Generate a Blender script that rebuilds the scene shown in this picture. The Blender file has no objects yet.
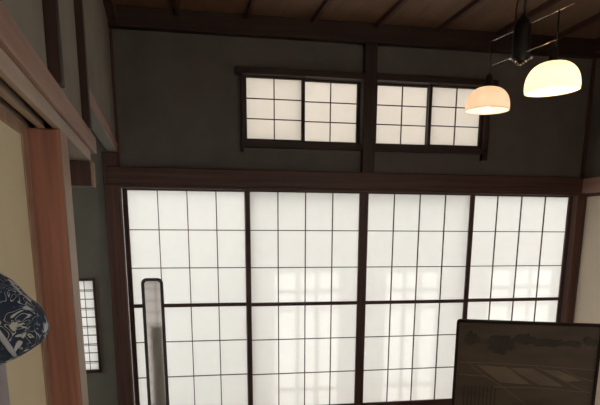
import bpy, bmesh, math, random
from mathutils import Vector, Matrix, noise
random.seed(7)
S = bpy.context.scene
COL = S.collection

# ------------------------------------------------------------------ materials
def mat(name, base, rough=.6, metal=0, var=0, scale=(3, 3, 3), bump=0, dark=None, coords='Object', spec=.5, detail=6):
    m = bpy.data.materials.new(name); m.use_nodes = True
    nt = m.node_tree; b = nt.nodes['Principled BSDF']
    b.inputs['Base Color'].default_value = (*base, 1)
    b.inputs['Roughness'].default_value = rough
    b.inputs['Metallic'].default_value = metal
    b.inputs['Specular IOR Level'].default_value = spec
    if var or bump:
        tc = nt.nodes.new('ShaderNodeTexCoord'); mp = nt.nodes.new('ShaderNodeMapping')
        mp.inputs['Scale'].default_value = scale
        nz = nt.nodes.new('ShaderNodeTexNoise'); nz.inputs['Scale'].default_value = 1; nz.inputs['Detail'].default_value = detail
        nt.links.new(tc.outputs[coords], mp.inputs[0]); nt.links.new(mp.outputs[0], nz.inputs['Vector'])
        if var:
            r = nt.nodes.new('ShaderNodeValToRGB')
            d = dark or tuple(c * (1 - var) for c in base)
            r.color_ramp.elements[0].color = (*d, 1); r.color_ramp.elements[0].position = .3
            r.color_ramp.elements[1].color = (*base, 1); r.color_ramp.elements[1].position = .68
            nt.links.new(nz.outputs['Fac'], r.inputs[0]); nt.links.new(r.outputs[0], b.inputs['Base Color'])
        if bump:
            bp = nt.nodes.new('ShaderNodeBump'); bp.inputs['Strength'].default_value = bump; bp.inputs['Distance'].default_value = .004
            nt.links.new(nz.outputs['Fac'], bp.inputs['Height']); nt.links.new(bp.outputs[0], b.inputs['Normal'])
    return m

def wood(name, base, dark, axis, rough=.5, fine=45, spec=.4):
    sc = [fine, fine, fine]; sc['xyz'.index(axis)] = 1.6
    return mat(name, base, rough, 0, .5, tuple(sc), .12, dark, spec=spec)

def translucent(name, col, trans=.65, wavy=None):
    m = bpy.data.materials.new(name); m.use_nodes = True; nt = m.node_tree
    for n in list(nt.nodes): nt.nodes.remove(n)
    o = nt.nodes.new('ShaderNodeOutputMaterial'); mx = nt.nodes.new('ShaderNodeMixShader')
    t = nt.nodes.new('ShaderNodeBsdfTranslucent'); d = nt.nodes.new('ShaderNodeBsdfDiffuse')
    t.inputs[0].default_value = (*col, 1); d.inputs[0].default_value = (*col, 1)
    mx.inputs[0].default_value = trans
    nt.links.new(d.outputs[0], mx.inputs[1]); nt.links.new(t.outputs[0], mx.inputs[2]); nt.links.new(mx.outputs[0], o.inputs[0])
    # faint fibres in the paper
    tc = nt.nodes.new('ShaderNodeTexCoord'); nz = nt.nodes.new('ShaderNodeTexNoise'); nz.inputs['Scale'].default_value = 14; nz.inputs['Detail'].default_value = 8
    r = nt.nodes.new('ShaderNodeValToRGB')
    r.color_ramp.elements[0].color = tuple(c * .95 for c in col) + (1,); r.color_ramp.elements[1].color = (*col, 1)
    nt.links.new(tc.outputs['Object'], nz.inputs['Vector']); nt.links.new(nz.outputs['Fac'], r.inputs[0])
    nt.links.new(r.outputs[0], t.inputs[0]); nt.links.new(r.outputs[0], d.inputs[0])
    return m

def emit(name, col, s):
    m = bpy.data.materials.new(name); m.use_nodes = True; b = m.node_tree.nodes['Principled BSDF']
    b.inputs['Base Color'].default_value = (*col, 1)
    b.inputs['Emission Color'].default_value = (*col, 1); b.inputs['Emission Strength'].default_value = s
    return m

M = {}
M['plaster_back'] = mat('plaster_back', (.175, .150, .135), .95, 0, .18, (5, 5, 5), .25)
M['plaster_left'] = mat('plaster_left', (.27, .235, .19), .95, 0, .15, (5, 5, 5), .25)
M['plaster_alcove'] = mat('plaster_alcove', (.26, .235, .185), .95, 0, .15, (5, 5, 5), .2)
M['paper'] = translucent('shoji_paper', (.93, .92, .90), .7)
M['paper_eave'] = translucent('eave_shaded_paper', (.83, .79, .735), .62)  # duller tint carries the eave's shade on the upper shoji
M['fill_paper'] = translucent('rear_fill_paper', (.88, .86, .82), .8)
M['fill_pane_alcove'] = translucent('alcove_fill_pane', (.80, .88, .92), .75)
M['frost'] = translucent('added_frosted_pane', (.93, .95, .95), .85)
M['dark_x'] = wood('dark_wood_x', (.120, .052, .039), (.068, .030, .023), 'x')
M['dark_z'] = wood('dark_wood_z', (.120, .052, .039), (.068, .030, .023), 'z')
M['dark_y'] = wood('dark_wood_y', (.120, .052, .039), (.068, .030, .023), 'y')
M['backlit_z'] = wood('backlit_wood_z', (.055, .022, .013), (.03, .013, .01), 'z')  # backlit shade of the left upper posts put into a darker wood colour
M['smoke_x'] = wood('smoked_wood_x', (.060, .030, .022), (.034, .017, .013), 'x')
M['smoke_z'] = wood('smoked_wood_upright', (.060, .030, .022), (.034, .017, .013), 'z')
M['brown_z'] = wood('brown_cedar_z', (.17, .075, .055), (.10, .042, .032), 'z')
M['red_z'] = wood('reddish_cedar_z', (.48, .205, .135), (.25, .10, .068), 'z', .45, 30)
M['pale_z'] = wood('pale_cedar_z', (.42, .27, .18), (.30, .17, .11), 'z', .5)
M['nage_y'] = wood('pinkish_cedar_y', (.45, .26, .20), (.32, .18, .14), 'y', .5, 25)
M['kamoi_y'] = wood('worn_cedar_y', (.50, .38, .30), (.36, .27, .21), 'y', .55, 25)
M['groove'] = wood('groove_wood', (.05, .045, .04), (.03, .025, .02), 'y', .6)
M['ceil'] = wood('ceiling_board', (.27, .15, .095), (.17, .092, .058), 'y', .55, 14)
M['fusuma'] = mat('fusuma_paper', (.76, .64, .43), .9, 0, .06, (4, 4, 4), .05)
M['fusuma_r'] = mat('pale_fusuma_paper', (.80, .68, .54), .9, 0, .06, (4, 4, 4), .05)
M['tatami'] = mat('tatami', (.34, .29, .16), .8, 0, .25, (4, 160, 1), .3)
M['black'] = mat('black_plastic', (.012, .012, .012), .35)
M['iron'] = mat('black_iron', (.010, .008, .007), .4, .3)
M['chrome'] = mat('steel_rod', (.75, .72, .68), .25, 1)
M['bead'] = mat('glass_bead', (.9, .9, .9), .1, .6)
M['lac'] = mat('dark_lacquer', (.022, .014, .011), .7, spec=.2)
M['board'] = mat('brown_lacquer_board', (.105, .068, .043), .6, 0, .45, (3, 3, 14), .1)
M['carve_dark'] = mat('dark_relief', (.046, .032, .021), .6, 0, .4, (12, 12, 12), .2)
M['carve_mid'] = mat('brown_relief', (.19, .13, .08), .55, 0, .3, (8, 8, 20), .1)
M['carve_line'] = mat('raised_line', (.13, .10, .07), .5)
M['stand'] = mat('lilac_grey_paint', (.42, .38, .40), .6)
M['ground'] = mat('outside_ground', (.5, .5, .48), .9, 0, .1)
M['white'] = mat('white_paint', (.75, .75, .73), .8)
M['back'] = mat('rear_wall_paper', (.55, .53, .50), .9, 0, .05, (3, 3, 3))
M['reflection_grey'] = mat('reflection_post_grey', (.86, .85, .84), .9, 0, .1, (3, 3, 3))

def shade_glass():
    m = translucent('opal_glass', (.95, .86, .78), .55)
    nt = m.node_tree
    gl = nt.nodes.new('ShaderNodeBsdfGlossy'); gl.inputs['Roughness'].default_value = .12
    mx = nt.nodes.new('ShaderNodeMixShader'); mx.inputs[0].default_value = .04
    out = [n for n in nt.nodes if n.type == 'OUTPUT_MATERIAL'][0]
    src = out.inputs[0].links[0].from_socket
    nt.links.new(src, mx.inputs[1]); nt.links.new(gl.outputs[0], mx.inputs[2]); nt.links.new(mx.outputs[0], out.inputs[0])
    return m
M['opal'] = shade_glass()

def mirror_mat():
    m = bpy.data.materials.new('mirror_glass'); m.use_nodes = True; b = m.node_tree.nodes['Principled BSDF']
    b.inputs['Base Color'].default_value = (.33, .32, .32, 1); b.inputs['Metallic'].default_value = 1; b.inputs['Roughness'].default_value = .05
    return m
M['mirror'] = mirror_mat()

def cloth_mat():
    m = bpy.data.materials.new('indigo_print'); m.use_nodes = True; nt = m.node_tree; b = nt.nodes['Principled BSDF']
    N = nt.nodes.new; L = nt.links.new
    b.inputs['Roughness'].default_value = .85
    tc = N('ShaderNodeTexCoord')
    # swirling wave outlines: thin bands of a warped noise field
    nz = N('ShaderNodeTexNoise'); nz.inputs['Scale'].default_value = 30; nz.inputs['Detail'].default_value = 1.5; nz.inputs['Distortion'].default_value = 1.6
    L(tc.outputs['Object'], nz.inputs['Vector'])
    mul = N('ShaderNodeMath'); mul.operation = 'MULTIPLY'; mul.inputs[1].default_value = 7
    fr = N('ShaderNodeMath'); fr.operation = 'FRACT'; L(nz.outputs['Fac'], mul.inputs[0]); L(mul.outputs[0], fr.inputs[0])
    r1 = N('ShaderNodeValToRGB'); e = r1.color_ramp.elements
    e[0].position = .40; e[0].color = (0, 0, 0, 1); e[1].position = .47; e[1].color = (1, 1, 1, 1)
    x = e.new(.56); x.color = (1, 1, 1, 1); x = e.new(.64); x.color = (0, 0, 0, 1)
    L(fr.outputs[0], r1.inputs[0])
    # where the print is dense
    n2 = N('ShaderNodeTexNoise'); n2.inputs['Scale'].default_value = 24; L(tc.outputs['Object'], n2.inputs['Vector'])
    r2 = N('ShaderNodeValToRGB'); r2.color_ramp.elements[0].position = .42; r2.color_ramp.elements[1].position = .52; L(n2.outputs['Fac'], r2.inputs[0])
    mu = N('ShaderNodeMath'); mu.operation = 'MULTIPLY'; L(r1.outputs[0], mu.inputs[0]); L(r2.outputs[0], mu.inputs[1])
    # solid pale patches
    n3 = N('ShaderNodeTexNoise'); n3.inputs['Scale'].default_value = 40; n3.inputs['Distortion'].default_value = .8; L(tc.outputs['Object'], n3.inputs['Vector'])
    r3 = N('ShaderNodeValToRGB'); r3.color_ramp.elements[0].position = .57; r3.color_ramp.elements[1].position = .60; L(n3.outputs['Fac'], r3.inputs[0])
    mxm = N('ShaderNodeMath'); mxm.operation = 'MAXIMUM'; L(mu.outputs[0], mxm.inputs[0]); L(r3.outputs[0], mxm.inputs[1])
    n4 = N('ShaderNodeTexNoise'); n4.inputs['Scale'].default_value = 16; L(tc.outputs['Object'], n4.inputs['Vector'])
    pc = N('ShaderNodeValToRGB'); pc.color_ramp.elements[0].position = .5; pc.color_ramp.elements[0].color = (.50, .52, .56, 1)
    pc.color_ramp.elements[1].position = .6; pc.color_ramp.elements[1].color = (.46, .46, .38, 1); L(n4.outputs['Fac'], pc.inputs[0])
    mix = N('ShaderNodeMixRGB'); mix.inputs[1].default_value = (.016, .030, .065, 1)
    L(mxm.outputs[0], mix.inputs[0]); L(pc.outputs[0], mix.inputs[2]); L(mix.outputs[0], b.inputs['Base Color'])
    return m
M['cloth'] = cloth_mat()
M['band'] = mat('pale_band', (.42, .43, .48), .85)

# ------------------------------------------------------------------ mesh helpers
def nb(): return bmesh.new()
def box(bm, x0, x1, y0, y1, z0, z1):
    vs = [bm.verts.new((x, y, z)) for z in (z0, z1) for y in (y0, y1) for x in (x0, x1)]
    for f in ((0, 2, 3, 1), (4, 5, 7, 6), (0, 1, 5, 4), (2, 6, 7, 3), (0, 4, 6, 2), (1, 3, 7, 5)):
        bm.faces.new([vs[i] for i in f])
def tube(bm, pts, r, seg=10, caps=True):
    pts = [Vector(p) for p in pts]; rs = r if isinstance(r, (list, tuple)) else [r] * len(pts)
    rings = []; prev = None
    for i, p in enumerate(pts):
        d = (pts[min(i + 1, len(pts) - 1)] - pts[max(i - 1, 0)]).normalized()
        u = prev - d * prev.dot(d) if prev is not None else d.orthogonal()
        u.normalize(); prev = u; v = d.cross(u)
        rings.append([bm.verts.new(p + (u * math.cos(a) + v * math.sin(a)) * rs[i]) for a in [2 * math.pi * k / seg for k in range(seg)]])
    for a, b in zip(rings, rings[1:]):
        for k in range(seg): bm.faces.new([a[k], a[(k + 1) % seg], b[(k + 1) % seg], b[k]])
    if caps:
        bm.faces.new(rings[0][::-1]); bm.faces.new(rings[-1])
def lathe(bm, prof, c=(0, 0, 0), seg=40, thick=0):
    prof = list(prof)
    rings = []
    for r, z in prof:
        if r < 1e-5: rings.append([bm.verts.new((c[0], c[1], c[2] + z))])
        else: rings.append([bm.verts.new((c[0] + r * math.cos(2 * math.pi * k / seg), c[1] + r * math.sin(2 * math.pi * k / seg), c[2] + z)) for k in range(seg)])
    for a, b in zip(rings, rings[1:]):
        for k in range(seg):
            k2 = (k + 1) % seg
            if len(a) == 1: bm.faces.new([a[0], b[k], b[k2]])
            elif len(b) == 1: bm.faces.new([a[k], a[k2], b[0]])
            else: bm.faces.new([a[k], a[k2], b[k2], b[k]])
def obj(name, bm, m, parent=None, bevel=0, smooth=False, loc=None):
    bmesh.ops.recalc_face_normals(bm, faces=bm.faces)
    me = bpy.data.meshes.new(name); bm.to_mesh(me); bm.free()
    me.materials.append(m)
    if smooth:
        for p in me.polygons: p.use_smooth = True
    o = bpy.data.objects.new(name, me); COL.objects.link(o)
    if parent: o.parent = parent
    if loc is not None: o.location = loc
    if bevel:
        b = o.modifiers.new('bevel', 'BEVEL'); b.width = bevel; b.segments = 2; b.limit_method = 'ANGLE'
    return o
def struct(name, bm, m, parent=None, bevel=0):
    o = obj(name, bm, m, parent, bevel)
    if not parent: o['kind'] = 'structure'
    return o
def sbox(name, m, *a, bevel=0, parent=None):
    b = nb(); box(b, *a); return struct(name, b, m, parent, bevel)
def thing(name, label, cat, loc=(0, 0, 0), rot=(0, 0, 0), group=None):
    o = bpy.data.objects.new(name, None); COL.objects.link(o); o.location = loc; o.rotation_euler = rot
    o.empty_display_size = .1
    o['label'] = label; o['category'] = cat
    if group: o['group'] = group
    return o
def tag(o, label, cat, group=None):
    o['label'] = label; o['category'] = cat
    if group: o['group'] = group
    return o

CEIL = 2.90
XL, XR = -.055, 3.615       # plaster faces of the left and right walls
YB = -6.6                   # rear of the room

# ------------------------------------------------------------------ setting: floor, ceiling, walls
sbox('floor', M['tatami'], -1.7, 3.75, YB, .12, -.05, 0)
# ceiling boards
sbox('ceiling', M['ceil'], -1.7, 3.75, YB, .1, CEIL, CEIL + .03)
n = 1
for k in range(-1, 6):
    x = .868 + k * .468
    if x < 0 or x > 3.5: continue
    sbox('trim_%d' % n, M['dark_y'], x - .016, x + .016, YB, -.06, CEIL - .034, CEIL, bevel=.003); n += 1

# back wall with one opening for the shoji and two for the small windows
OX0, OX1 = -.047, 3.56
UW = [(.836, 1.726), (1.822, 2.735)]
UZ0, UZ1 = 2.062, 2.567
b = nb()
box(b, XL - .02, UW[0][0], 0, .07, 1.86, CEIL)
box(b, UW[0][1], UW[1][0], 0, .07, 1.86, CEIL)
box(b, UW[1][1], 3.74, 0, .07, 1.86, CEIL)
for a, c in UW:
    box(b, a, c, 0, .07, 1.86, UZ0); box(b, a, c, 0, .07, UZ1, CEIL)
struct('wall_back', b, M['plaster_back'])
# alcove part of the back wall, left of the shoji, with a narrow lattice window
AX0, AX1, AZ0, AZ1 = -.62, -.264, .425, 1.125
b = nb()
box(b, -1.6, AX0, .005, .07, 0, CEIL); box(b, AX1, -.10, .005, .07, 0, CEIL)
box(b, AX0, AX1, .005, .07, 0, AZ0); box(b, AX0, AX1, .005, .07, AZ1, CEIL)
box(b, -.10, XL - .02, .005, .07, 1.86, CEIL)
struct('wall_alcove_back', b, M['plaster_alcove'])
b = nb()
box(b, -1.6, -1.53, -2.9, -1.6, 0, CEIL); box(b, -1.6, -1.53, -.2, .005, 0, CEIL)
box(b, -1.6, -1.53, -1.6, -.2, 0, .2); box(b, -1.6, -1.53, -1.6, -.2, 1.5, CEIL)
struct('wall_alcove_left', b, M['plaster_alcove'])
w = thing('window_6', '', ''); del w['label']; del w['category']; w['kind'] = 'structure'  # unseen window, added to brighten the alcove
b = nb(); box(b, -1.57, -1.565, -1.6, -.2, .2, 1.5); obj('window_pane', b, M['fill_pane_alcove'], w)
sbox('wall_alcove_front', M['plaster_alcove'], -1.6, -.20, -2.97, -2.90, 0, CEIL)
# left wall: plaster above the lintel, running back past the camera
b = nb(); box(b, XL - .06, XL, YB, -1.9, 1.775, CEIL); box(b, XL - .06, XL, -1.9, 0, 1.99, CEIL)
struct('wall_left', b, M['plaster_left'])
# right wall: plaster above the rail
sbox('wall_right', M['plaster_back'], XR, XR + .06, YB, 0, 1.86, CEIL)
# rear wall
RX0, RX1, RZ0, RZ1 = .0, 3.3, .06, 2.1
b = nb()
box(b, -.25, RX0, YB - .06, YB, 0, CEIL); box(b, RX1, 3.75, YB - .06, YB, 0, CEIL)
box(b, RX0, RX1, YB - .06, YB, 0, RZ0); box(b, RX0, RX1, YB - .06, YB, RZ1, CEIL)
struct('wall_rear', b, M['back'])

# beams and posts on the back wall
sbox('trim_cornice_back', M['smoke_x'], XL, XR, -.075, 0, 2.775, CEIL, bevel=.004)
sbox('trim_cornice_left', M['dark_y'], XL, XL + .055, YB, -.075, 2.80, CEIL, bevel=.004)
sbox('trim_cornice_right', M['dark_y'], XR - .07, XR, YB, -.075, 2.80, CEIL, bevel=.004)
sbox('trim_lintel_back', M['dark_x'], -.13, 3.60, -.055, 0, 1.775, 1.895, bevel=.006)
sbox('trim_track_back', M['dark_x'], -.047, 3.56, -.045, .07, 1.757, 1.775, bevel=.003)
sbox('trim_wall_base_back', M['dark_x'], -.06, 3.62, 0, .07, 1.775, 1.86)
sbox('trim_post_center', M['smoke_z'], 1.728, 1.822, -.05, 0, 1.895, 2.775, bevel=.005)
sbox('trim_post_left', M['brown_z'], -.155, -.039, -.05, .07, 0, 1.775, bevel=.004)
sbox('trim_post_left_head', M['dark_z'], -.155, -.056, -.05, .004, 1.775, 1.99, bevel=.004)
sbox('trim_highlight_left', M['pale_z'], -.047, -.0445, -.0535, -.05, .03, 1.757)  # bright reflection along the gap edge, put in as a pale strip
sbox('trim_post_corner', M['dark_z'], XL, XL + .022, -.022, 0, 1.895, 2.80)
sbox('trim_post_corner_right', M['dark_z'], XR - .022, XR, -.022, 0, 1.895, 2.80)
sbox('trim_post_right', M['brown_z'], 3.562, 3.655, -.045, .07, 0, 1.775, bevel=.006)
sbox('trim_sill_back', M['red_z'], -.05, 3.56, -.06, .07, 0, .03, bevel=.004)

# left wall lintel (nageshi), track (kamoi), posts
LN = -.030
sbox('trim_lintel_left', M['nage_y'], XL, LN, YB, -1.86, 1.777, 1.845, bevel=.004)
sbox('trim_lintel_left_far', M['nage_y'], XL, XL + .012, -2.05, -.05, 1.988, 2.045, bevel=.003)
sbox('trim_track_face_left', M['kamoi_y'], -.062, -.045, YB, -1.99, 1.735, 1.777, bevel=.002)
b = nb()
for x0, x1 in ((-.105, -.088), (-.155, -.133)):
    box(b, x0, x1, YB, -2.76, 1.735, 1.777)
struct('trim_track_left', b, M['kamoi_y'])
sbox('trim_track_bed_left', M['groove'], -.155, -.062, YB, -2.76, 1.755, 1.777)
sbox('trim_track_soffit_left', M['kamoi_y'], -.155, -.062, -2.76, -1.99, 1.7355, 1.777)
sbox('trim_stub_post', M['dark_z'], -.19, -.050, -1.99, -1.88, 1.635, 1.735, bevel=.003)
sbox('trim_stub_lit_side', M['pale_z'], -.050, -.042, -1.975, -1.88, 1.635, 1.735)  # light on the stub's side, put in as a pale strip
for i, (y0, y1, p) in enumerate(((-2.93, -2.86, .035), (-2.12, -2.06, .03))):
    sbox('trim_post_left_upper_%d' % (i + 1), M['backlit_z'], XL, XL + p, y0, y1, 1.845, 2.80, bevel=.003)
b = nb()
box(b, -.138, -.0475, -2.87, -2.70, 0, 1.735)
o = struct('trim_post_left_near', b, M['red_z'], bevel=.006)
sbox('trim_post_lit_side', M['pale_z'], -.0475, -.044, -2.866, -2.705, 0, 1.735)  # room side of the post, its light put into a paler colour

# ------------------------------------------------------------------ sliding doors left and right
def fusuma(name, label, x, y0, y1, z1, face, paper, frame, grp=None, fw=.045):
    """panel lying in a plane x=const; face = +1 looks towards +x"""
    t = thing(name, label, 'sliding door', (x, (y0 + y1) / 2, 0), group=grp)
    h = (y1 - y0) / 2
    b = nb(); box(b, -.009, .009, -h + fw * .5, h - fw * .5, .03, z1 - .02); obj('door_panel', b, paper, t)
    b = nb(); box(b, -.0145, .0145, -h, -h + fw, .004, z1); obj('door_stile', b, frame, t, .003)
    b = nb(); box(b, -.0145, .0145, h - fw, h, .004, z1); obj('door_stile', b, frame, t, .003)
    b = nb(); box(b, -.0145, .0145, -h + fw, h - fw, z1 - .03, z1); obj('door_rail', b, frame, t, .003)
    b = nb(); box(b, -.0145, .0145, -h + fw, h - fw, .004, .05); obj('door_rail', b, frame, t, .003)
    return t
fusuma('sliding_door', 'cream papered sliding door with a light wooden edge, closed against the reddish post', -.1465 - .0005, -3.80, -2.872, 1.735, 1, M['fusuma'], M['pale_z'], fw=.08)
fusuma('sliding_door', 'pale beige papered sliding door on the right wall, behind the dark carved panel', XR + .028, -.95, -.05, 1.775, -1, M['fusuma_r'], M['dark_z'], fw=.012)
sbox('wall_right_corner', M['plaster_back'], XR + .012, XR + .06, -.06, .07, 0, 1.90)
sbox('trim_lintel_right', M['nage_y'], XR - .03, XR + .06, YB, -.02, 1.772, 1.885, bevel=.005)
sbox('wall_right_lower', M['fusuma_r'], XR + .02, XR + .06, -3.0, -.96, 0, 1.775)
b = nb(); box(b, XR + .02, XR + .06, YB, -3.0, 0, .3); box(b, XR + .02, XR + .06, YB, -6.3, .3, 1.775); box(b, XR + .02, XR + .06, -3.12, -3.0, .3, 1.775)
struct('wall_right_rear', b, M['fusuma_r'])
w = thing('window_7', '', ''); del w['label']; del w['category']; w['kind'] = 'structure'  # unseen window behind the camera, added as extra fill light
b = nb(); box(b, XR + .035, XR + .040, -6.3, -3.12, .3, 1.775); obj('window_pane', b, M['frost'], w)
for y in (-4.18, -5.24):
    b = nb(); box(b, XR + .022, XR + .05, y - .02, y + .02, .3, 1.775); obj('window_bar', b, M['dark_z'], w)
sbox('wall_left_lower', M['fusuma'], -.19, -.165, YB, -3.80, 0, 1.735)

# ------------------------------------------------------------------ shoji
def shoji(name, label, x0, pw, ncol, ztop, rows, yc, frame_l, frame_r, zbot, paper, m_v, m_h, grp, mid=None, lw=.006, cat='paper screen', tr=.018, br=.06):
    """x0: left paper edge; pw: pane width; rows: z of every lattice line, top to bottom"""
    W = pw * ncol; d = .014
    t = thing(name, label, cat, (x0 + W / 2, yc, 0), group=grp)
    X0 = -W / 2; X1 = W / 2
    b = nb(); box(b, X0 - frame_l, X0, -d, d, zbot, ztop + tr); obj('stile', b, m_v, t, .002)
    b = nb(); box(b, X1, X1 + frame_r, -d, d, zbot, ztop + tr); obj('stile', b, m_v, t, .002)
    b = nb(); box(b, X0, X1, -d, d, ztop, ztop + tr); obj('top_rail', b, m_h, t, .001)
    zb = rows[-1]
    b = nb(); box(b, X0, X1, -d, d, zbot, zb); obj('bottom_rail', b, m_h, t, .002)
    b = nb()
    for i in range(1, ncol):
        x = X0 + i * pw; box(b, x - lw / 2, x + lw / 2, -.008, .004, zb, ztop)
    for z in rows[1:-1]:
        if mid and abs(z - mid) < .001: continue
        box(b, X0, X1, -.0075, .0035, z - lw / 2, z + lw / 2)
    obj('lattice', b, m_v, t)
    if mid:
        b = nb(); box(b, X0, X1, -.0135, .010, mid - .014, mid + .012); obj('middle_rail', b, m_h, t, .002)
    b = nb(); box(b, X0 - .004, X1 + .004, .0045, .0058, zb - .004, ztop + .004); obj('paper', b, paper, t)
    return t
PW = .2108; ZT = 1.7435; RH = .2746
rows = [ZT - i * RH - (.0048 if i > 3 else 0) - (.0024 if i == 3 else 0) for i in range(7)]
GR = 'large shoji screens in the back opening'
xs = [0, .8776, 1.7898, 2.6774]
lab = ['tall shoji screen at the left end of the row, behind the narrow mirror',
       'tall shoji screen second from the left, left of the double middle stile',
       'tall shoji screen third from the left, right of the double middle stile',
       'tall shoji screen at the right end, partly hidden by the dark carved panel']
for i in range(4):
    front = i in (1, 2)
    shoji('shoji_screen', lab[i], xs[i], PW, 4, ZT, rows, -.018 if front else .020,
          .0355, .0345, .031, M['paper'], M['dark_z'], M['dark_x'], GR, mid=rows[3], tr=.012, lw=.0065)
# small shoji above
UG = 'small shoji above the lintel'
UZT, UZB = 2.5173, 2.1121
ur = [UZT - i * (UZT - UZB) / 3 for i in range(4)]
ux = [.8659, 1.2926, 1.8507, 2.2732]; uw = [.2008, .2008, .1987, .1987]
ul = ['small upper shoji at the far left, six panes, left of the other pale ones',
      'small upper shoji just left of the centre post',
      'small upper shoji just right of the centre post',
      'small upper shoji at the far right, partly behind the smaller lamp shade']
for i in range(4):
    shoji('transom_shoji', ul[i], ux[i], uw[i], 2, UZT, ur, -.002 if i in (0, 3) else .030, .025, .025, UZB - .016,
          M['paper_eave'], M['smoke_z'], M['smoke_x'], UG, lw=.0065, tr=.016)
# window frames with horns
for k, (a, c) in enumerate(UW):
    w = thing('window_%d' % (k + 1), '', ''); del w['label']; del w['category']; w['kind'] = 'structure'
    w.location = ((a + c) / 2, 0, UZ0)
    dx = -(a + c) / 2
    hl = .05 if k == 0 else 0; hr = .05 if k == 1 else 0
    b = nb(); box(b, a + dx - hl, c + dx + hr, -.055, .06, UZT + .018 - UZ0, UZ1 + .012 - UZ0); obj('window_head', b, M['smoke_x'], w, .003)
    b = nb(); box(b, a + dx, c + dx, -.045, .06, -.012, UZB - .018 - UZ0); obj('window_sill', b, M['smoke_x'], w, .003)
    if k == 0:
        b = nb(); box(b, a + dx - .012, a + dx + .004, -.045, .06, -.04, UZT + .018 - UZ0); obj('window_jamb', b, M['smoke_z'], w, .002)
        b = nb(); box(b, c + dx - .005, c + dx + .001, -.045, .06, UZB - .018 - UZ0, UZT + .018 - UZ0); obj('window_jamb', b, M['smoke_z'], w)
    else:
        b = nb(); box(b, c + dx - .038, c + dx + .004, -.045, .06, -.06, UZT + .018 - UZ0); obj('window_jamb', b, M['smoke_z'], w, .002)
        b = nb(); box(b, a + dx - .001, a + dx + .003, -.045, .06, UZB - .018 - UZ0, UZT + .018 - UZ0); obj('window_jamb', b, M['smoke_z'], w)

# narrow alcove window
w = thing('window_3', '', ''); del w['label']; del w['category']; w['kind'] = 'structure'
w.location = ((AX0 + AX1) / 2, 0, AZ0)
hw = (AX1 - AX0) / 2; hh = AZ1 - AZ0
for nm, a in (('window_jamb', (-hw, -hw + .018, -.012, .05, 0, hh)), ('window_jamb', (hw - .018, hw, -.012, .05, 0, hh)),
              ('window_head', (-hw + .018, hw - .018, -.012, .05, hh - .018, hh)), ('window_sill', (-hw + .018, hw - .018, -.012, .05, 0, .022))):
    b = nb(); box(b, *a); obj(nm, b, M['dark_z'], w)
b = nb()
for i in range(1, 4 + 1):
    x = hw - .018 - i * .062
    box(b, x - .0022, x + .0022, .004, .012, .022, hh - .018)
zz = hh - .018
for i in range(1, 10):
    z = hh - .018 - i * .0665
    box(b, -hw + .018, hw - .018, .004, .012, z - .003, z + .003)
    if i % 2 == 1: box(b, -hw + .018, hw - .018, .004, .012, z - .013, z - .010)
obj('window_lattice', b, M['iron'], w)
b = nb(); box(b, -hw + .016, hw - .016, .014, .016, .02, hh - .016); obj('window_pane', b, M['paper'], w)

# ------------------------------------------------------------------ outside: ground and glazed veranda doors, frosted panes added to shape the sun patches
sbox('ground', M['ground'], -6, 10, .13, 12, -.35, -.3)
YO = .95
def sheet(name, x0, x1, z0, z1, m, parent):
    b = nb(); box(b, x0, x1, YO, YO + .006, z0, z1); return obj(name, b, m, parent)
w = thing('window_4', '', ''); del w['label']; del w['category']; w['kind'] = 'structure'
clear = [(1.09, 1.60), (1.99, 2.42), (2.90, 3.46)]
CZ0, CZ1 = .05, 1.40
edges = [-.9] + [v for c in clear for v in c] + [4.6]
for i in range(0, len(edges), 2): sheet('added_frosted_pane', edges[i], edges[i + 1], -.3, 2.35, M['frost'], w)
for a, c in clear:
    sheet('added_frosted_pane', a, c, CZ1, 2.35, M['frost'], w)
    b = nb()
    box(b, a, c, YO - .01, YO + .02, -.3, CZ0)
    m_ = (a + c) / 2
    for f in (.36, .66): box(b, a + (c - a) * f - .018, a + (c - a) * f + .018, YO - .01, YO + .02, CZ0, CZ1)
    for z in (.48, 1.12, 1.26): box(b, a, c, YO - .01, YO + .02, z - .014, z + .014)
    obj('window_bar', b, M['white'], w)

# ------------------------------------------------------------------ pendant light with two opal shades
PX, PY, PR = 1.894, -1.974, .1215
t = thing('pendant_lamp', 'black iron ceiling lamp with two glowing opal glass shades on a rod frame', 'ceiling lamp', (PX, PY, 2.18), (0, 0, PR))
Z = lambda z: z - 2.18
b = nb(); lathe(b, [(0, Z(2.205)), (.016, Z(2.205)), (.036, Z(2.225)), (.040, Z(2.24)), (.040, Z(2.365)), (.034, Z(2.385)), (.018, Z(2.40)), (.010, Z(2.415)), (0, Z(2.415))], seg=24); obj('lamp_body', b, M['iron'], t, smooth=True)
b = nb(); tube(b, [(.004, 0, Z(2.41)), (.004, 0, Z(2.87))], .007); obj('lamp_stem', b, M['iron'], t, smooth=True)
b = nb(); lathe(b, [(0, Z(2.80)), (.05, Z(2.86)), (.058, Z(2.90)), (0, Z(2.90))], seg=24); obj('ceiling_rose', b, M['iron'], t, smooth=True)
b = nb(); tube(b, [(0, .0, Z(2.36)), (-.005, .05, Z(2.375)), (0, .06, Z(2.45)), (0, .02, Z(2.62)), (0, .006, Z(2.80))], .0035, 8); obj('power_cord', b, M['black'], t, smooth=True)
L1, L2 = .240, -.245        # y offsets of the two shades
for z, r in ((2.362, .0026), (2.250, .0026)):
    b = nb(); tube(b, [(0, L1, Z(z)), (0, L2 - (.09 if z > 2.3 else 0), Z(z))], r, 8); obj('cross_rod', b, M['chrome'], t, smooth=True)
for y in (L1, L2):
    b = nb(); tube(b, [(0, y, Z(2.362)), (0, y, Z(2.21))], .004, 8); obj('upright_rod', b, M['iron'], t, smooth=True)
b = nb()
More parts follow.
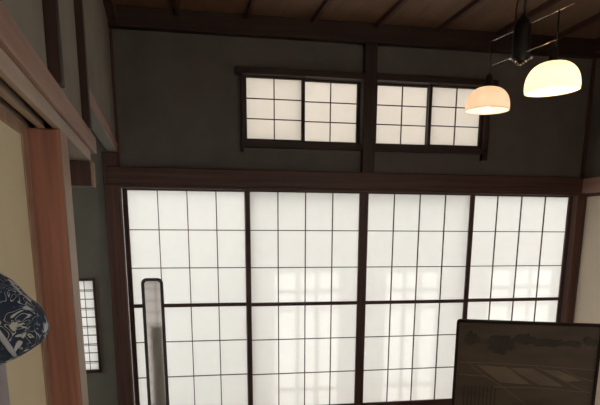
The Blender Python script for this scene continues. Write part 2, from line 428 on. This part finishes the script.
for k in range(9):
    q = (k - 4) / 4.0; sz = .0062 if k in (0, 8) else (.0048 if k % 2 == 0 else .003)
    mt = Matrix.Translation((-.018 + .040 * q, -.030 - .024 * q, Z(2.208) + .028 * abs(q) - .012))
    bmesh.ops.create_icosphere(b, subdivisions=2, radius=sz, matrix=mt)
obj('pull_chain', b, M['bead'], t, smooth=True)
def lampshade(y, r, tilt, zr):
    sh = nb()
    H = 1.0 * r
    prof = [(.020 * r / .13, H)]
    for k in range(1, 17):
        a = math.pi / 2 * k / 16
        prof.append((.020 * r / .13 + (r - .020 * r / .13) * math.sin(a) ** .9, H * (.10 + .90 * math.cos(a) ** .85) if k < 16 else H * .10))
    prof.append((r * .985, 0))
    n_ = len(prof)
    inner = [(max(p[0] - .003, .016), p[1] - (.003 if i < n_ - 1 else 0)) for i, p in enumerate(prof)][::-1]
    lathe(sh, prof + inner, seg=48)
    s_ = obj('lamp_shade', sh, M['opal'], t, smooth=True)
    s_.location = (0, y, Z(zr)); s_.rotation_euler = tilt
    c = nb(); lathe(c, [(0, H + .060), (.010, H + .060), (.017, H + .045), (.019, H + .012), (.027, H - .003), (.024, H - .012), (0, H - .012)], seg=20)
    so = obj('lamp_socket', c, M['iron'], t, smooth=True); so.location = s_.location; so.rotation_euler = tilt
    g = nb(); bmesh.ops.create_uvsphere(g, u_segments=20, v_segments=12, radius=.020, matrix=Matrix.Translation((0, 0, H * .52)))
    tube(g, [(0, 0, H * .55), (0, 0, H - .012)], .013, 12)
    gb = obj('light_bulb', g, M['bulb'], t, smooth=True); gb.location = s_.location; gb.rotation_euler = tilt
    return s_, H
M['bulb'] = emit('bulb_glow', (1, .80, .5), 4)
ZR = 2.045
lamps = [(L1, .110, (0, 0, 0), ZR), (L2, .117, (math.radians(-1), math.radians(-3), 0), ZR)]
for i, (y, r, tl, zr) in enumerate(lamps):
    s_, H = lampshade(y, r, tl, zr)
    ld = bpy.data.lights.new('bulb_light', 'POINT'); ld.energy = (.8, 2.5)[i]; ld.color = ((1, .84, .66), (1, .77, .48))[i]; ld.shadow_soft_size = .02
    lo = bpy.data.objects.new('bulb_light', ld); COL.objects.link(lo); lo.location = (PX - math.sin(PR) * y, PY + math.cos(PR) * y, zr + H * .20)

# ------------------------------------------------------------------ narrow mirror in front of the left shoji
def rrect(w, h, r, n_=8):
    pts = []
    for cx, cz, a0 in ((w / 2 - r, h - r, 0), (-w / 2 + r, h - r, 90), (-w / 2 + r, r, 180), (w / 2 - r, r, 270)):
        for k in range(n_ + 1):
            a = math.radians(a0 + 90 * k / n_); pts.append((cx + r * math.cos(a), cz + r * math.sin(a)))
    return pts
def slab(bm, pts, y0, y1):
    a = [bm.verts.new((x, y0, z)) for x, z in pts]; c = [bm.verts.new((x, y1, z)) for x, z in pts]
    bm.faces.new(a); bm.faces.new(c[::-1]); n_ = len(pts)
    for i in range(n_): bm.faces.new([a[i], c[i], c[(i + 1) % n_], a[(i + 1) % n_]])
def ring(bm, po, pi, y0, y1):
    n_ = len(po)
    V = [[bm.verts.new((x, y, z)) for x, z in p] for p, y in ((po, y0), (pi, y0), (po, y1), (pi, y1))]
    for i in range(n_):
        j = (i + 1) % n_
        bm.faces.new([V[0][i], V[0][j], V[1][j], V[1][i]]); bm.faces.new([V[2][i], V[3][i], V[3][j], V[2][j]])
        bm.faces.new([V[0][i], V[2][i], V[2][j], V[0][j]]); bm.faces.new([V[1][i], V[1][j], V[3][j], V[3][i]])
MW, MH, MYAW = .150, 1.133, 2.2
t = thing('standing_mirror', 'narrow upright mirror with a rounded black frame before the left shoji', 'mirror', (.152, -.44, .016), (math.radians(-6.3), 0, math.radians(MYAW)))
po = rrect(MW, MH, .038); pi_ = [(x, z + .020) for x, z in rrect(MW - .044, MH - .040, .022)]
b = nb(); ring(b, po, pi_, -.012, .012); obj('mirror_frame', b, M['black'], t, .002)
b = nb(); slab(b, [(x, z + .020) for x, z in rrect(MW - .043, MH - .039, .022)], -.002, .004); obj('mirror_glass', b, M['mirror'], t)
b = nb(); slab(b, rrect(MW - .006, MH - .004, .036), .006, .010); obj('backing_board', b, M['black'], t)
for sx in (-.05, .05):
    b = nb(); tube(b, [(sx, .008, .80), (sx, .20, .012)], .007, 8); obj('rear_leg', b, M['black'], t, smooth=True)
for sx in (-.05, .05):
    b = nb(); box(b, sx - .012, sx + .012, -.015, .015, -.0145, .004); obj('foot', b, M['black'], t, .003)

# ------------------------------------------------------------------ dark carved standing panel
p0 = Vector((1.770, -1.745)); p1 = Vector((2.425, -2.071))
dv = p1 - p0; PWD = dv.length; ang = math.atan2(dv.y, dv.x)
mid = (p0 + p1) / 2
PH = 1.0
t = thing('standing_screen', 'dark brown standing wood panel with rounded corners and a carved landscape of trees and fields', 'standing screen', (mid.x, mid.y, 0), (0, 0, ang))
Wd = PWD
zb = .10
po = [(x, z + zb) for x, z in rrect(Wd, PH - zb, .018)]; pi_ = [(x, z + zb + .016) for x, z in rrect(Wd - .030, PH - zb - .032, .008)]
b = nb(); ring(b, po, pi_, -.016, .016); obj('panel_frame', b, M['lac'], t, .003)
b = nb(); slab(b, [(x, z + zb + .014) for x, z in rrect(Wd - .026, PH - zb - .028, .008)], -.006, .008); obj('picture_board', b, M['board'], t)
for sx in (-Wd * .36, Wd * .36):
    b = nb(); box(b, sx - .02, sx + .02, -.13, .13, 0, .05); box(b, sx - .016, sx + .016, -.016, .016, .05, zb + .004); obj('foot', b, M['lac'], t, .006)
# relief: u from left 0..1, v = metres below the top
def P(u, v): return ((u - .5) * Wd, PH - v)
def plate(pts, d): 
    b_ = nb(); slab(b_, [P(*p) for p in pts], -.006 - d, -.005); return b_
def blob(u0, u1, v0, v1, sd, n_=40):
    out = []
    for k in range(n_):
        a = 2 * math.pi * k / n_
        rr = 1 + .45 * noise.noise(Vector((math.cos(a) * 2.2, math.sin(a) * 2.2, sd))) + .30 * noise.noise(Vector((math.cos(a) * 7, math.sin(a) * 7, sd)))
        out.append(((u0 + u1) / 2 + (u1 - u0) / 2 * math.cos(a) * rr, (v0 + v1) / 2 + (v1 - v0) / 2 * math.sin(a) * rr))
    return out
for i, bb in enumerate([(.06, .17, .065, .135), (.22, .42, .075, .175), (.40, .56, .065, .12), (.54, .74, .085, .13), (.72, .88, .09, .125), (.87, .985, .07, .118)]):
    o = obj('carved_trees', plate(blob(*bb, i * 3.1), .003 + .0006 * i), M['carve_dark'], t)
def strip(pts, w_):
    up = [(u, v - w_ / 2) for u, v in pts]; dn = [(u, v + w_ / 2) for u, v in pts][::-1]
    return up + dn
obj('carved_ridge', plate(strip([(.04, .232), (.3, .230), (.6, .232), (.98, .240)], .004), .004), M['carve_line'], t)
b = nb()
for pts in ([(.10, .236), (.20, .29), (.33, .345), (.52, .44)], [(.36, .245), (.50, .29), (.62, .335)], [(.58, .240), (.68, .27), (.80, .315), (.93, .36)], [(.76, .242), (.84, .275), (.97, .30)], [(.04, .30), (.25, .305)], [(.30, .36), (.60, .352), (.96, .36)]):
    slab(b, [P(*q) for q in strip(pts, .005)], -.0095, -.005)
obj('carved_paths', b, M['carve_line'], t)
for pts in ([(.17, .245), (.38, .248), (.55, .335), (.34, .335)], [(.40, .250), (.56, .248), (.78, .335), (.62, .335)], [(.62, .252), (.74, .252), (.90, .30), (.80, .31)]):
    obj('carved_field', plate(pts, .002), M['carve_mid'], t)
b = nb()
for k in range(9):
    u = .08 + k * .028
    slab(b, [P(*q) for q in ((u, .36), (u + .008, .355), (u + .010, .48), (u + .002, .48))], -.008, -.005)
obj('carved_fence', b, M['carve_dark'], t)

# ------------------------------------------------------------------ indigo cloth bundle on a slim stand, close by on the left
ST = thing('slim_stand', 'slim pale lilac-grey post at the left edge, holding up the indigo cloth', 'stand', (-.012, -3.98, 0))
b = nb(); lathe(b, [(0, 0), (.03, 0), (.03, .012), (.012, .02), (0, .02)], seg=24); obj('stand_base', b, M['stand'], ST, smooth=False)
b = nb(); tube(b, [(0, 0, .018), (0, 0, 1.262)], .011, 14); obj('stand_pole', b, M['stand'], ST, smooth=True)
# bundle outline in (x,z), swept in y as a plump cushion
out = [(-.050, 1.405), (-.013, 1.379), (.012, 1.359), (.034, 1.339), (.049, 1.325), (.057, 1.311), (.0595, 1.297), (.056, 1.283), (.046, 1.268), (.026, 1.256), (.006, 1.246), (-.014, 1.239), (-.030, 1.237), (-.046, 1.250), (-.051, 1.30), (-.051, 1.36)]
cx = sum(p[0] for p in out) / len(out); cz = sum(p[1] for p in out) / len(out)
b = nb(); ringsv = []; NL = 13
def resample(pts, n_):
    import itertools
    P_ = [Vector(p) for p in pts]; L_ = [(P_[(i + 1) % len(P_)] - P_[i]).length for i in range(len(P_))]; T_ = sum(L_); res = []
    for k in range(n_):
        s = T_ * k / n_; i = 0
        while s > L_[i]: s -= L_[i]; i += 1
        res.append(P_[i].lerp(P_[(i + 1) % len(P_)], s / L_[i]))
    return res
R_ = resample(out, 64)
for j in range(NL):
    a = math.pi * (j / (NL - 1)); y = -.05 * math.cos(a); f = max(math.sin(a), .02) ** .45
    rg = []
    for q in R_:
        x = cx + (q.x - cx) * f; z = cz + (q.y - cz) * f
        k_ = .0035 * noise.noise(Vector((x * 34, y * 30, z * 34)))
        rg.append(b.verts.new((x + k_ if x > -.045 else x, y + k_ * 1.6, z + k_)))
    ringsv.append(rg)
for A, B in zip(ringsv, ringsv[1:]):
    for k in range(64): b.faces.new([A[k], A[(k + 1) % 64], B[(k + 1) % 64], B[k]])
b.faces.new(ringsv[0]); b.faces.new(ringsv[-1][::-1])
cl = obj('cloth_bundle', b, M['cloth'], smooth=True)
cl.location = (.006, -3.98, .010)
tag(cl, 'plump indigo cloth with white wave print at the left edge', 'cloth')
b = nb()
tube(b, [(-.045, -.046, 1.352), (-.019, -.0515, 1.322), (.000, -.0515, 1.292), (.013, -.049, 1.268), (.017, -.042, 1.259)], [.0045, .0045, .0042, .0042, .003], 10)
for v in b.verts: v.co.y = -.0485 + (v.co.y + .05) * .5
bd = obj('cloth_band', b, M['band'], cl, smooth=True)

# ------------------------------------------------------------------ rear of the room: an unseen papered window, added for fill light past the camera
w = thing('window_5', '', ''); del w['label']; del w['category']; w['kind'] = 'structure'
b = nb(); box(b, RX0, RX1, YB - .012, YB - .010, RZ0, RZ1); obj('window_pane', b, M['fill_paper'], w)
b = nb()
k = 0
while RX0 + k * .28 < RX1:
    x = RX0 + k * .28; box(b, x - .008, x + .008, YB - .009, YB + .006, RZ0, RZ1); k += 1
for z in [RZ0 + i * .19 for i in range(1, 11)]: box(b, RX0, RX1, YB - .008, YB + .004, z - .005, z + .005)
obj('window_lattice', b, M['dark_z'], w)
sbox('trim_reflection_post', M['reflection_grey'], .44, .63, YB, YB + .09, 0, 1.35)  # unseen post, added to give the mirror its darker column

# ------------------------------------------------------------------ light
wd = bpy.data.worlds.new('World'); S.world = wd; wd.use_nodes = True
bg = wd.node_tree.nodes['Background']; bg.inputs[0].default_value = (1.0, .970, .945, 1); bg.inputs[1].default_value = 2.2
sn = bpy.data.lights.new('sun', 'SUN'); sn.energy = 1.15; sn.angle = math.radians(1.8); sn.color = (1, .98, .95)
so = bpy.data.objects.new('sun', sn); COL.objects.link(so)
so.rotation_euler = Vector((-.03, -1, -.26)).to_track_quat('-Z', 'Y').to_euler()

# ------------------------------------------------------------------ camera
cam = bpy.data.cameras.new('camera'); co = bpy.data.objects.new('camera', cam); COL.objects.link(co); S.camera = co
cam.sensor_fit = 'HORIZONTAL'; cam.sensor_width = 36
cam.lens = 647.3845 / 600 * 36
cam.shift_y = (400.2027 - 202.5) / 600
cam.clip_start = .02; cam.clip_end = 100
yaw, pit, rol = .2031, -.2499, -.0037
f = Vector((math.sin(yaw) * math.cos(pit), math.cos(yaw) * math.cos(pit), math.sin(pit)))
r = Vector((math.cos(yaw), -math.sin(yaw), 0)); u = r.cross(f)
# image right / up after roll
r2 = r * math.cos(rol) - u * math.sin(rol); u2 = r * math.sin(rol) + u * math.cos(rol)
R = Matrix((r2, u2, -f)).transposed().to_4x4()
co.matrix_world = Matrix.Translation((.2375, -4.9955, 1.4363)) @ R
if True:
    vs = S.view_settings; vs.view_transform = 'Standard'; vs.look = 'None'; vs.gamma = 1; vs.use_curve_mapping = False; vs.exposure = .34
S.cycles.use_denoising = True
S.cycles.max_bounces = 16; S.cycles.diffuse_bounces = 8; S.cycles.transmission_bounces = 10
